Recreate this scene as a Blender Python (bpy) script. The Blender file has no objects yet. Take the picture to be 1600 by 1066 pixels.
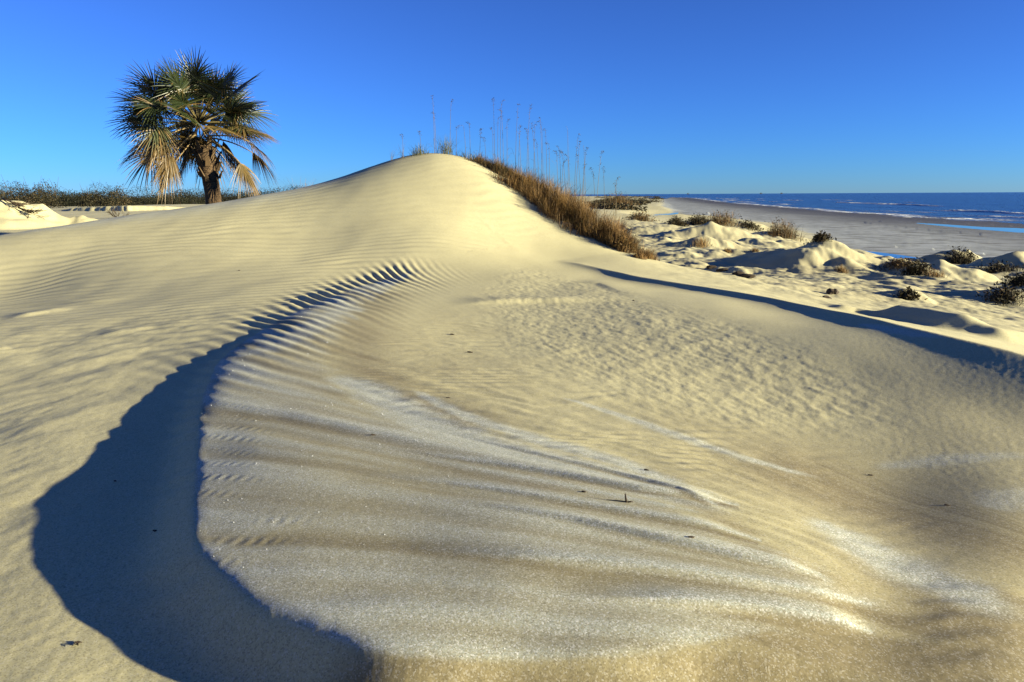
import bpy, bmesh, math, random
import numpy as np
from mathutils import Vector, Matrix
S = bpy.context.scene
C = S.collection
# ---------------------------------------------------------------- camera (eye at the origin, sea level at z = -5)
cam = bpy.data.objects.new('camera', bpy.data.cameras.new('camera')); C.objects.link(cam)
cam.data.sensor_width = 36; cam.data.lens = 36*1155/1600; cam.data.clip_start = .05; cam.data.clip_end = 60000
pitch = math.atan((533-304.5)/1155)
cam.matrix_world = Matrix.Rotation(math.radians(90)-pitch, 4, 'X') @ Matrix.Rotation(math.radians(-.3), 4, 'Z')
S.camera = cam
# ---------------------------------------------------------------- sky and sun
SUN_EL = math.radians(11.5); SUN_BEHIND = math.radians(17)      # low on the right, a little behind the camera
sun_dir = Vector((math.cos(SUN_EL)*math.cos(SUN_BEHIND), -math.cos(SUN_EL)*math.sin(SUN_BEHIND), math.sin(SUN_EL)))
W = bpy.data.worlds.new('World'); S.world = W; W.use_nodes = True
nt = W.node_tree; bg = nt.nodes['Background']
sky = nt.nodes.new('ShaderNodeTexSky'); sky.sky_type = 'NISHITA'; sky.sun_disc = False
sky.sun_elevation = SUN_EL; sky.sun_rotation = math.radians(90)+SUN_BEHIND
sky.altitude = 4000; sky.air_density = 1.3; sky.dust_density = 1.8; sky.ozone_density = 9
gm = nt.nodes.new('ShaderNodeGamma'); gm.inputs[1].default_value = 1.28      # deep, contrasty winter sky
hs = nt.nodes.new('ShaderNodeHueSaturation'); hs.inputs['Saturation'].default_value = .95; hs.inputs['Value'].default_value = .74
nt.links.new(sky.outputs[0], gm.inputs[0]); nt.links.new(gm.outputs[0], hs.inputs['Color']); nt.links.new(hs.outputs[0], bg.inputs[0]); bg.inputs[1].default_value = .05
sl = bpy.data.lights.new('sun', 'SUN'); sl.energy = 5; sl.angle = math.radians(.5); sl.color = (1, .90, .62)
so = bpy.data.objects.new('sun', sl); C.objects.link(so)
so.rotation_euler = sun_dir.to_track_quat('Z', 'Y').to_euler()
S.view_settings.view_transform = 'Standard'; S.view_settings.look = 'None'; S.view_settings.gamma = 1
S.view_settings.use_curve_mapping = False; S.view_settings.exposure = 1.9
S.cycles.max_bounces = 5; S.cycles.diffuse_bounces = 1; S.cycles.glossy_bounces = 2

# ---------------------------------------------------------------- measured positions on the ground, metres from the eye (x right, y ahead, z up)
TAB = {'beach_edge': [(21.548, 27.541), (20.873, 30.072), (21.303, 34.156), (19.57, 35.339), (19.98, 42.858), (32.647, 82.525), (39.927, 116.361), (39.32, 143.378),
                (36.17, 162.36), (49.077, 249.258), (130.27, 648.548), (276.35, 1320.664)],
 'boats': [(807.634, 3441.905), (1143.023, 3448.023), (1190.541, 3319.121)],
 'control': [(-0.004, 1.669, -1.2), (-0.665, 1.702, -1.22), (-1.367, 1.757, -1.255), (-1.719, 1.9, -1.27), (-2.442, 2.7, -1.29), (-3.98, 4.2, -1.4), (-1.292, 1.5, -1.27),
             (-1.516, 3.47, -1.215), (-1.108, 3.192, -1.18), (-0.725, 2.6, -1.165), (-0.003, 2.514, -1.13), (0.698, 2.527, -1.14), (0.997, 2.125, -1.175),
             (-0.696, 2.092, -1.19), (-0.004, 1.927, -1.16), (1.0, 1.909, -1.215), (1.327, 1.714, -1.24), (0.659, 1.715, -1.2), (1.958, 2.64, -1.25),
             (1.608, 2.13, -1.225), (1.291, 2.299, -1.225), (1.65, 3.097, -1.31), (2.335, 3.189, -1.275), (1.509, 3.304, -1.3), (0.761, 4.244, -1.26),
             (-0.423, 4.723, -1.22), (-1.458, 5.48, -1.21), (-2.401, 7.205, -1.2), (0.0, 6.822, -1.27), (-0.868, 10.02, -1.24), (-1.06, 12.344, -1.12),
             (0.89, 10.187, -1.27), (1.486, 5.589, -1.25), (2.153, 4.823, -1.26), (2.397, 3.784, -1.275), (2.999, 4.169, -1.25), (2.217, 8.453, -1.21),
             (2.859, 6.005, -1.16), (3.237, 4.53, -1.19), (-1.728, 2.29, -1.25), (-1.894, 2.932, -1.25), (-2.712, 3.73, -1.3), (-3.809, 5.334, -1.36),
             (-3.151, 5.926, -1.3), (-6.052, 8.628, -1.42), (-4.824, 9.201, -1.36), (-4.79, 11.043, -1.25), (-8.867, 12.798, -1.32), (-3.198, 10.537, -1.2),
             (-2.435, 11.751, -1.14), (-9.361, 13.6, -0.957), (-10.973, 16.0, -0.839), (-7.696, 15.0, -0.635), (-9.002, 17.6, -0.477), (-5.534, 16.3, -0.183),
             (-6.304, 18.6, -0.053), (-4.783, 18.9, 0.237), (-3.49, 17.3, 0.427), (-2.374, 17.8, 0.828), (-3.178, 19.0, 0.778), (-1.685, 18.5, 1.038),
             (-7.392, 13.2, -1.029), (-5.879, 13.7, -0.842), (-4.924, 15.2, -0.491), (-3.812, 14.9, -0.549), (-2.733, 16.2, 0.075), (-1.495, 16.2, 0.068),
             (-1.362, 14.6, -0.551), (-1.241, 13.2, -0.891), (0.017, 16.5, 0.062), (0.013, 15.3, -0.584), (0.663, 15.2, -0.713), (1.25, 14.4, -1.047),
             (2.214, 14.2, -1.135), (0.008, 13.2, -1.067), (-0.582, 17.9, 0.677), (0.461, 17.4, 0.077), (1.416, 16.4, -0.523), (1.996, 15.4, -0.912),
             (2.477, 14.3, -1.181), (-13.096, 19.0, -1.75), (-10.596, 20.5, -1.6), (-7.406, 21.5, -1.2), (-4.839, 22.5, -0.55), (-2.169, 23.0, -0.3), (0.564, 21.3, -0.9),
             (1.738, 20.0, -1.4), (3.118, 18.0, -1.95), (-0.814, 24.0, -1.2), (3.429, 13.158, -1.4), (4.093, 11.738, -1.5), (3.469, 6.562, -1.24), (3.523, 4.949, -1.2),
             (4.679, 9.88, -1.6), (4.899, 6.913, -1.5), (3.448, 4.2, -1.25), (2.766, 3.2, -1.3), (4.971, 15.887, -1.75), (7.769, 12.677, -1.95), (13.082, 18.768, -2.4),
             (8.823, 20.309, -2.25), (9.842, 28.447, -2.4), (8.649, 33.384, -2.4), (6.682, 9.478, -1.8), (7.168, 41.546, -2.4), (11.574, 74.779, -2.6),
             (13.81, 45.829, -2.6), (10.596, 20.302, -2.4), (14.305, 33.094, -2.75), (20.289, 29.226, -3.1), (-15.922, 22.0, -1.3), (-20.677, 30.0, -1.2),
             (-15.506, 30.0, -1.1), (-10.333, 30.0, -1.2), (-41.355, 60.0, -1.0), (-25.84, 60.0, -0.6), (-31.012, 60.0, -0.7), (-15.492, 60.0, -1.0),
             (-3.427, 40.0, -1.6), (0.036, 60.0, -2.2), (-103.387, 150.0, -1.5), (-51.666, 150.0, -1.5), (-17.137, 200.0, -2.5), (32.772, 54.168, -4.55),
             (33.128, 76.979, -4.55), (37.253, 53.879, -4.55), (43.661, 127.3, -4.55), (45.675, 75.834, -4.55), (64.184, 93.398, -4.85), (61.078, 118.706, -4.85),
             (77.465, 226.448, -4.85), (98.764, 385.209, -4.85), (27.791, 162.028, -3.6), (64.948, 316.365, -3.9), (36.427, 300.0, -3.5), (93.57, 600.0, -4.2),
             (272.769, 1500.0, -4.6), (0.601, 1000.0, -3.0), (-430.666, 1000.0, -2.0), (-413.547, 600.0, -2.0), (138.283, 200.0, -6.5), (207.448, 400.0, -7.0),
             (415.064, 1200.0, -8.0), (1037.123, 1500.0, -12.0)],
 'damp_shade_bands': [([(-0.401, 1.709), (-0.167, 1.68), (0.077, 1.679), (0.32, 1.675), (0.571, 1.699), (0.809, 1.673)], 0.12, 0.75),
                ([(1.403, 3.195), (1.696, 2.826), (1.907, 2.432)], 0.38, 0.55), ([(0.807, 1.936), (1.053, 1.832), (1.47, 1.872)], 0.25, 0.7),  # first band paints the shade of the slope tilted from the sun
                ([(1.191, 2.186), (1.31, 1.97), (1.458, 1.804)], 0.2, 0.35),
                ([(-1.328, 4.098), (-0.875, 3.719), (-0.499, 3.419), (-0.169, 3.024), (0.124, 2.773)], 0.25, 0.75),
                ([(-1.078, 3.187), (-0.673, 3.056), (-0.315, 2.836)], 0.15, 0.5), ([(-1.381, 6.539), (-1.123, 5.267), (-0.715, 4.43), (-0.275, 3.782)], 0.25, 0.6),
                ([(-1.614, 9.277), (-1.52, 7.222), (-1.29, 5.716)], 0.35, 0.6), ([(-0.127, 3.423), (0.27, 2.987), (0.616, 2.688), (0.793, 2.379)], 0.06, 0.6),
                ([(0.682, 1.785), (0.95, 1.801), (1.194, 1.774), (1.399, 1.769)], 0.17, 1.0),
                ([(0.779, 2.199), (0.971, 2.061), (1.13, 1.913), (1.269, 1.729)], 0.12, 0.7), ([(1.515, 2.994), (1.638, 2.595), (1.782, 2.32)], 0.25, 0.45)],  # last band adds to the painted shade of that right-hand slope
 'fingers': [([(-0.613, 2.764), (-0.098, 2.57), (0.222, 2.428), (0.508, 2.284), (0.734, 2.186), (0.882, 2.139), (0.963, 2.125)], 0.013),
             ([(-0.437, 2.325), (-0.004, 2.196), (0.393, 2.108), (0.69, 2.042), (0.912, 2.012), (1.068, 2.007)], 0.013),
             ([(0.109, 1.982), (0.367, 1.953), (0.583, 1.931), (0.78, 1.915), (0.921, 1.898), (1.014, 1.884)], 0.016),
             ([(-0.749, 3.429), (-0.291, 3.164), (0.132, 2.952), (0.503, 2.753), (0.714, 2.683), (0.865, 2.65)], 0.01),
             ([(-0.777, 3.026), (-0.263, 2.831), (0.119, 2.646), (0.457, 2.484), (0.665, 2.4), (0.837, 2.31)], 0.01),
             ([(-0.547, 3.771), (-0.003, 3.319), (0.433, 2.976), (0.66, 2.773), (0.768, 2.61)], 0.008)],
 'frost_light_bands': [([(-1.328, 4.968), (-1.005, 4.684), (-0.775, 4.314), (-0.4, 3.673), (-0.003, 3.193), (0.394, 2.891), (0.732, 2.658), (0.907, 2.59)], 0.12, 0.95),
                 ([(-0.658, 4.589), (-0.414, 4.173), (-0.211, 3.854), (0.154, 3.447), (0.458, 3.157), (0.674, 2.835), (0.806, 2.657)], 0.05, 0.9),
                 ([(0.28, 4.502), (0.493, 4.236), (0.71, 3.948), (0.921, 3.637), (1.088, 3.423), (1.286, 3.278), (1.471, 3.216)], 0.035, 0.75),
                 ([(1.114, 2.652), (1.216, 2.469), (1.283, 2.284), (1.393, 2.109), (1.506, 1.925)], 0.085, 0.85),
                 ([(1.743, 3.411), (2.037, 3.439), (2.286, 3.439), (2.576, 3.45)], 0.05, 0.5), ([(1.925, 2.818), (2.097, 2.92), (2.317, 3.0)], 0.08, 0.5),
                 ([(3.044, 6.402), (3.111, 5.873), (3.255, 5.403)], 0.05, 0.8),  # pale line painted as the highlight along the ridge crest
                 ([(-2.295, 5.629), (-1.972, 5.869), (-1.888, 6.499), (-1.861, 7.596), (-1.916, 9.585)], 0.14, 0.7),
                 ([(-10.709, 15.2), (-9.474, 15.8), (-8.403, 16.4), (-7.19, 16.9), (-5.899, 17.4), (-4.835, 17.9), (-3.979, 18.2), (-3.077, 18.4)], 0.75, 0.6)],  # ridge-top strip: frost plus the gray of grazing light, put into the colour
 'grass_height': [0.25, 0.35, 0.5, 0.62, 0.68, 0.7, 0.66, 0.6, 0.45, 0.2],
 'grass_line': [(-0.863, 18.137), (-0.428, 17.717), (0.019, 17.075), (0.443, 16.731), (0.737, 16.289), (1.094, 15.79), (1.395, 15.357), (1.846, 15.252), (2.163, 14.699),
                (2.486, 14.132)],
 'hummocks': [(10.311, 24.521, 0.95, 3.0, 2.8, 1.2), (8.981, 26.597, 0.25, 2.4, 1.2, 1.5), (12.978, 22.355, 0.5, 1.7, 1.7, 1.05), (20.361, 33.199, 0.75, 2.0, 1.8, 1.05),
              (10.922, 14.859, 0.6, 1.6, 1.5, 1.2), (18.815, 27.26, 0.8, 2.5, 2.0, 1.2), (7.262, 13.408, 0.18, 0.55, 0.5, 1.2), (9.664, 14.348, 0.15, 1.0, 0.6, 1.3),
              (14.279, 27.462, 0.35, 1.6, 1.2, 1.2), (9.042, 34.918, 0.5, 2.2, 1.5, 1.3), (23.592, 80.737, 0.9, 7, 3, 1.1), (21.175, 84.998, 0.8, 4, 3, 1.1),
              (23.716, 65.588, 0.7, 3.5, 2.5, 1.2), (27.771, 124.514, 0.7, 5, 4, 1.2), (37.7, 209.533, 1.0, 14, 9, 1.2), (25.546, 81.422, 0.8, 4, 2.5, 1.2),
              (11.39, 42.652, 0.9, 4, 2, 1.2), (16.187, 104.659, 0.7, 5, 4, 1.3), (9.16, 46.229, 0.5, 5, 2, 1.3), (-20.166, 29.856, 1.15, 2.2, 2.4, 1.2),
              (-19.432, 31.156, 0.5, 1.6, 1.5, 1.2), (-15.998, 33.806, 0.3, 1.2, 0.6, 1.0), (-17.796, 31.101, 0.35, 1.0, 0.8, 1.1),
              (-1218.109, 3042.494, 0.25, 1.5, 0.8, 1.2)],
 'ledges': [([(-6.222, 8.875), (-6.035, 9.069), (-5.88, 9.271), (-5.621, 9.316)], 0.035, 0.1),
            ([(-7.879, 10.739), (-6.7, 10.374), (-5.685, 10.027), (-4.971, 10.011)], 0.02, 0.1), ([(-4.181, 7.309), (-3.93, 7.453), (-3.724, 7.718)], 0.015, 0.08),
            ([(-0.737, 8.454), (-0.298, 8.607), (0.23, 8.672), (0.758, 8.65), (1.505, 8.603)], 0.05, 0.11),
            ([(-4.934, 6.726), (-4.819, 6.821), (-4.747, 6.894)], 0.015, 0.06), ([(0.864, 10.996), (1.308, 10.709), (1.54, 8.807)], 0.02, 0.1)],
 'lobe_crest': [(-1.043, 12.823), (-1.572, 12.171), (-1.964, 11.357), (-2.264, 10.028), (-2.414, 8.651), (-2.41, 7.333), (-2.419, 6.46), (-2.324, 5.637), (-2.024, 4.673),
                (-1.743, 3.939), (-1.481, 3.284), (-1.294, 2.814), (-1.166, 2.522), (-1.054, 2.337), (-0.906, 2.176), (-0.767, 2.035), (-0.633, 1.94), (-0.501, 1.854),
                (-0.39, 1.781), (-0.272, 1.738), (-0.138, 1.731), (-0.004, 1.737), (0.129, 1.733), (0.262, 1.729), (0.399, 1.747), (0.522, 1.765), (0.67, 1.747),
                (0.828, 1.718), (0.967, 1.662)],
 'lobe_outline': [(-1.599, 11.577), (-2.121, 10.183), (-2.351, 8.418), (-2.37, 7.209), (-2.388, 6.374), (-2.289, 5.587), (-2.0, 4.637), (-1.735, 3.937), (-1.475, 3.282),
                  (-1.288, 2.812), (-1.161, 2.521), (-1.049, 2.336), (-0.902, 2.175), (-0.763, 2.034), (-0.629, 1.939), (-0.498, 1.853), (-0.386, 1.781), (-0.27, 1.744),
                  (-0.138, 1.736), (-0.004, 1.742), (0.13, 1.738), (0.263, 1.736), (0.4, 1.752), (0.529, 1.792), (0.671, 1.831), (0.737, 1.884), (0.877, 1.881),
                  (1.001, 1.893), (0.936, 1.933), (0.872, 1.96), (1.023, 2.002), (0.932, 2.039), (0.826, 2.097), (0.948, 2.129), (0.845, 2.208), (0.709, 2.318),
                  (0.602, 2.518), (0.358, 2.806), (-0.003, 3.095), (-0.384, 3.506), (-0.765, 4.043), (-1.173, 4.689), (-1.458, 5.48), (-1.563, 6.841), (-1.693, 9.27)],
 'palm': (-8.88, 22.5, 1.462, -9.062),
 'plateau_outline': [(-0.522, 7.449), (-0.214, 6.038), (0.213, 4.813), (0.555, 4.129), (0.946, 3.74), (1.471, 3.6), (1.99, 3.653), (2.456, 3.884), (2.587, 4.673),
                     (2.61, 5.565), (2.382, 6.775), (1.89, 8.31), (1.546, 11.088), (0.673, 12.827), (-0.207, 12.328), (-0.697, 10.061), (-0.522, 7.449)],
 'plateau_ridge': [(0.816, 13.357), (1.178, 12.888), (1.581, 12.108), (1.944, 11.161), (2.592, 9.901), (3.003, 8.578), (3.163, 7.505), (3.206, 6.747), (3.217, 6.077),
                   (3.303, 5.323), (3.399, 4.768), (3.4, 4.2), (3.5, 3.7), (3.75, 3.0), (4.3, 2.2)],
 'pools': [(-4.42, [(27.176, 58.518), (27.804, 56.484), (28.165, 53.426), (28.15, 50.698), (26.851, 48.782), (25.863, 49.821), (25.626, 52.463)]),
           (-4.74, [(64.662, 120.686), (65.722, 112.699), (65.837, 103.683), (68.63, 97.494), (61.213, 86.861), (60.787, 93.123), (61.691, 104.189), (63.393, 115.512)]),
           (-4.4, [(27.604, 151.701), (35.607, 176.739), (40.861, 182.021), (35.101, 159.921), (30.23, 146.809), (26.556, 139.337)])],
 'ridges': [([(4.876, 9.577), (5.063, 9.141), (5.131, 8.316), (5.311, 7.912), (5.889, 7.922)], 0.13, 0.6, 0.2),
            ([(4.167, 9.707), (4.549, 9.604), (4.807, 9.118), (4.928, 8.35), (5.461, 8.251)], 0.07, 0.6, 0.13)],
 'scarp': [(-29.801, 47.314), (-25.663, 45.005), (-22.3, 43.675), (-20.739, 45.155), (-19.949, 48.899), (-19.911, 55.824), (-56.686, 180.591), (-94.6, 338.263)],
 'sea_oats': [(-1.844, 18.403, 1.346), (-1.524, 19.153, 1.396), (-1.814, 18.467, 0.964), (-0.986, 18.43, 0.878), (-1.131, 19.033, 0.858), (-0.766, 18.629, 0.84),
              (-0.392, 18.217, 1.665), (-0.33, 18.734, 1.362), (-0.26, 18.459, 1.74), (-0.183, 18.176, 1.519), (0.103, 17.857, 1.792), (0.18, 18.374, 1.412),
              (0.373, 18.034, 1.95), (0.426, 17.759, 1.423), (0.544, 18.233, 1.75), (0.58, 17.936, 1.691), (0.713, 17.539, 1.83), (0.765, 18.056, 1.764),
              (0.839, 17.716, 1.699), (1.072, 17.347, 1.324), (1.122, 17.021, 1.435), (1.317, 17.396, 2.064), (1.344, 17.099, 1.417), (1.397, 16.759, 1.881),
              (1.47, 17.27, 1.802), (1.574, 16.81, 1.68), (1.62, 16.43, 1.748), (1.879, 16.63, 1.791), (2.025, 16.29, 1.512), (2.177, 15.67, 1.372),
              (2.173, 15.342, 1.243), (1.268, 17.439, 1.458), (-0.434, 18.399, 0.967), (-0.093, 17.994, 1.32), (0.242, 18.39, 1.312), (0.652, 17.836, 1.325),
              (0.881, 17.339, 1.377), (1.604, 17.27, 1.617), (1.863, 16.55, 1.405), (-1.349, 18.747, 0.733), (-2.559, 18.075, 0.559), (-2.17, 18.379, 0.538),
              (-0.608, 18.47, 0.676), (1.139, 17.016, 1.14), (1.624, 16.99, 1.385)],
 'shoreline': [(23.200000000000003, -200), (83.2, 107.7), (82.2, 119.8), (85.9, 167.4), (104.3, 305.2), (134.4, 491.8), (218.5, 930.4), (618.5, 6000)],
 'spots': {'branch': [(-19.545, 29.654)],
           'bush': [(-18.383, 35.057)],
           'chip': [(0.59, 2.273), (1.695, 3.306), (0.276, 2.707), (-0.696, 3.532), (-0.543, 6.634), (-0.337, 5.851), (-0.39, 4.328), (0.578, 3.024), (-1.955, 3.435),
                    (-1.424, 2.743), (-4.336, 11.77), (1.81, 2.888), (1.414, 8.508)],
           'clump': [(5.336, 12.304), (5.422, 12.329), (4.963, 11.547)],
           'driftwood': [(6.38, 23.569), (6.54, 22.968), (4.231, 13.676), (4.318, 13.57)],
           'leaf': [(-1.364, 2.079)],
           'mound': [(9.835, 23.476)],
           'twig': [(0.428, 2.599)]},
 'tufts': [(-1.584, 18.6, 0.558, 0.558, 'green', 'bushy green grass tuft on the very top of the dune'),
           (-2.215, 18.37, 0.487, 0.324, 'green', 'low green grass tuft just left of the dune top'),
           (-2.617, 18.25, 0.258, 0.451, 'thin', 'sparse wispy grass tuft left of the dune top'),
           (-2.863, 18.25, 0.129, 0.419, 'thin', 'single pale wisp of grass farthest left along the dune crest'),
           (-0.978, 18.329, 0.712, 0.259, 'green', 'dark green grass fringe right of the dune top'),
           (-5.677, 20.5, 0.724, 0.953, 'brown', 'brown grass tuft poking up behind the left ridge of the dune'),
           (8.617, 33.843, 1.016, 0.508, 'tan', 'tan grass tuft on a small sand mound below the grassy slope'),
           (8.677, 29.794, 0.368, 0.21, 'tan', 'tiny tan tuft between two larger sand mounds'),
           (9.732, 29.646, 0.393, 0.209, 'tan', 'tiny tan tuft left of the tall pointed hummock'),
           (23.281, 63.789, 2.929, 1.577, 'red', 'large rusty brown bush on the sand left of the pointed hummock'),
           (10.202, 24.533, 0.65, 0.26, 'dark', 'dark low tuft on the tip of the pointed hummock'),
           (15.82, 71.351, 1.764, 0.882, 'dark', 'dark low bush at the left end of the hummock row'),
           (19.854, 79.718, 2.816, 1.126, 'dark', 'dark bush on the middle of the hummock row'),
           (22.41, 79.596, 4.358, 1.195, 'red', 'wide rusty bush at the right end of the hummock row'),
           (25.183, 78.794, 2.505, 0.696, 'dark', 'flat dark bush beside the rusty bush on the sand'),
           (13.903, 80.889, 2.857, 1.143, 'red', 'brown bush beside the beach pool behind the grassy slope'),
           (9.832, 22.0, 0.427, 0.214, 'tan', 'small green tan tuft on the right flank of the pointed hummock'),
           (11.837, 22.585, 0.917, 0.199, 'red', 'low brown bush behind the small beach pool'),
           (11.766, 21.444, 0.833, 0.454, 'dark', 'dark brown bush on the shaded side of the mound right of the pool'),
           (11.707, 20.417, 0.649, 0.288, 'tan', 'golden tuft on the front of the mound right of the pool'),
           (19.432, 32.062, 1.302, 0.566, 'dark', 'dark bush on top of the farther right mound'),
           (17.143, 25.998, 1.378, 0.367, 'dark', 'wide dark bush along the beach near the right edge'),
           (10.347, 14.947, 0.66, 0.29, 'dark', 'black looking bush at the right edge of the picture'),
           (9.5, 14.16, 0.75, 0.2, 'dark', 'low dark bush in front of the black looking bush'),
           (7.054, 13.067, 0.369, 0.127, 'dark', 'dark clump on a little mound in the right valley'),
           (26.546, 187.493, 9.935, 4.305, 'red', 'rust coloured bush right behind the far end of the grassy slope'),
           (2.439, 14.07, 0.273, 0.199, 'tan', 'last sparse grass tuft at the foot of the grassy slope'),
           (2.219, 14.65, 0.336, 0.285, 'red', 'brown grass tuft near the foot of the grassy slope')]}
# ---------------------------------------------------------------- numpy noise
def hash2(ix, iy, seed):
    h = (ix.astype(np.int64)*374761393 + iy.astype(np.int64)*668265263 + seed*1442695041) & 0x7fffffff
    h = ((h ^ (h >> 13))*1274126177) & 0x7fffffff
    return ((h ^ (h >> 16)) & 0xffff)/65535.0
def noise(x, y, seed=0):
    """gradient noise, about -0.7..0.7"""
    x = np.asarray(x, float); y = np.asarray(y, float)
    ix = np.floor(x); iy = np.floor(y); fx = x-ix; fy = y-iy
    ux = fx*fx*fx*(fx*(fx*6-15)+10); uy = fy*fy*fy*(fy*(fy*6-15)+10)
    def g(dx, dy):
        a = hash2(ix+dx, iy+dy, seed)*2*math.pi
        return np.cos(a)*(fx-dx)+np.sin(a)*(fy-dy)
    a = g(0, 0); b = g(1, 0); c = g(0, 1); d = g(1, 1)
    return (a+(b-a)*ux)*(1-uy)+(c+(d-c)*ux)*uy
def fbm(x, y, seed=0, octs=4, gain=.5):
    s = 0; amp = 1; f = 1
    for k in range(octs):
        s = s+amp*noise(x*f+17.3*k, y*f-9.1*k, seed+k); amp *= gain; f *= 2.03
    return s
def sstep(a, b, x):
    t = np.clip((x-a)/(b-a), 0, 1); return t*t*(3-2*t)
def catmull(pts, n=8):
    p = np.array(pts, float); p = np.vstack([2*p[0]-p[1], p, 2*p[-1]-p[-2]]); out = []
    for i in range(1, len(p)-2):
        for t in np.arange(n)/n:
            a, b, c, d = p[i-1], p[i], p[i+1], p[i+2]
            out.append(.5*((2*b)+(c-a)*t+(2*a-5*b+4*c-d)*t*t+(3*b-a-3*c+d)*t**3))
    out.append(p[-2]); return np.array(out)
def poly_dist(x, y, pts):
    """distance to a polyline, signed (+ on the left of its direction), and the running parameter 0..n-1"""
    x = np.asarray(x, float); y = np.asarray(y, float)
    best = np.full(x.shape, 1e9); par = np.zeros(x.shape); sgn = np.ones(x.shape)
    for i in range(len(pts)-1):
        ax, ay = pts[i][:2]; bx, by = pts[i+1][:2]; dx = bx-ax; dy = by-ay; L2 = dx*dx+dy*dy+1e-12
        t = np.clip(((x-ax)*dx+(y-ay)*dy)/L2, 0, 1)
        ex = x-ax-t*dx; ey = y-ay-t*dy; d = ex*ex+ey*ey
        m = d < best
        best = np.where(m, d, best); par = np.where(m, i+t, par)
        sgn = np.where(m, np.where(dx*(y-ay)-dy*(x-ax) >= 0, 1., -1.), sgn)
    return np.sqrt(best)*sgn, par
# ---------------------------------------------------------------- terrain
CP = np.array(TAB['control'])                 # measured ground points x, y, z
def warp(x, y):
    a = np.arctan2(x, np.maximum(y, 1e-3)); a = np.clip(np.where(y < .02, np.sign(x)*1.5, a), -.85, .85)
    return a*1.6, np.log(np.maximum(np.hypot(x, y), 1.3))
_wx, _wy = warp(CP[:, 0], CP[:, 1])
_C2 = .02
def _solve():
    d = np.sqrt((_wx[:, None]-_wx[None])**2+(_wy[:, None]-_wy[None])**2+_C2)
    n = len(CP); A = np.zeros((n+3, n+3)); A[:n, :n] = d-np.eye(n)*.004
    Pm = np.stack([np.ones(n), _wx, _wy], 1); A[:n, n:] = Pm; A[n:, :n] = Pm.T
    return np.linalg.solve(A, np.concatenate([CP[:, 2], np.zeros(3)]))
_W = _solve()
def base(x, y):
    qx, qy = warp(x, y); z = _W[-3]+_W[-2]*qx+_W[-1]*qy
    for i in range(len(CP)):
        z = z+_W[i]*np.sqrt((qx-_wx[i])**2+(qy-_wy[i])**2+_C2)
    return z
K1 = catmull(TAB['lobe_crest'], 4); K2 = catmull(TAB['plateau_ridge'], 4)
_n1 = [0, 3, 5, 7, 9, 11, 13, 16, 19, 23, 26, 29]
_d1 = [0, .025, .048, .085, .115, .128, .138, .145, .16, .17, .17, .16]
FAN = (2.35, 1.5)
def fan(x, y):
    th = np.degrees(np.arctan2(y-FAN[1], x-FAN[0])); R = np.hypot(x-FAN[0], y-FAN[1])
    th = np.where(th < -90, th+360, th)
    a, b = .012, .00055*57.3                     # rib spacing in radians grows with the angle
    t = np.radians(th-110)
    return th, R, np.log(np.maximum(a+b*t*1.0, .004))/b
def near_line(x, y, pts, pad):
    a = np.array(pts); return np.nonzero((x > a[:, 0].min()-pad) & (x < a[:, 0].max()+pad) & (y > a[:, 1].min()-pad) & (y < a[:, 1].max()+pad))[0]
def ridge_line(z, x, y, pts, h, wa, wb, taper=(.15, .15)):
    """raise a low crest along a polyline: wa = width on its left, wb = on its right"""
    k = near_line(x, y, pts, 3*max(wa, wb)); d, p = poly_dist(x[k], y[k], pts); q = p/(len(pts)-1)
    f = sstep(0, taper[0], q)*(1-sstep(1-taper[1], 1, q))
    z[k] += h*f*np.where(d > 0, np.exp(-(d/wa)**2), np.exp(-(d/wb)**2))
def inside_poly(x, y, pts):
    c = np.zeros(x.shape, bool); n = len(pts)
    for i in range(n):
        (ax, ay), (bx, by) = pts[i], pts[(i+1) % n]
        if ay == by: continue
        c ^= ((ay > y) != (by > y)) & (x < (bx-ax)*(y-ay)/(by-ay)+ax)
    return c
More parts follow.
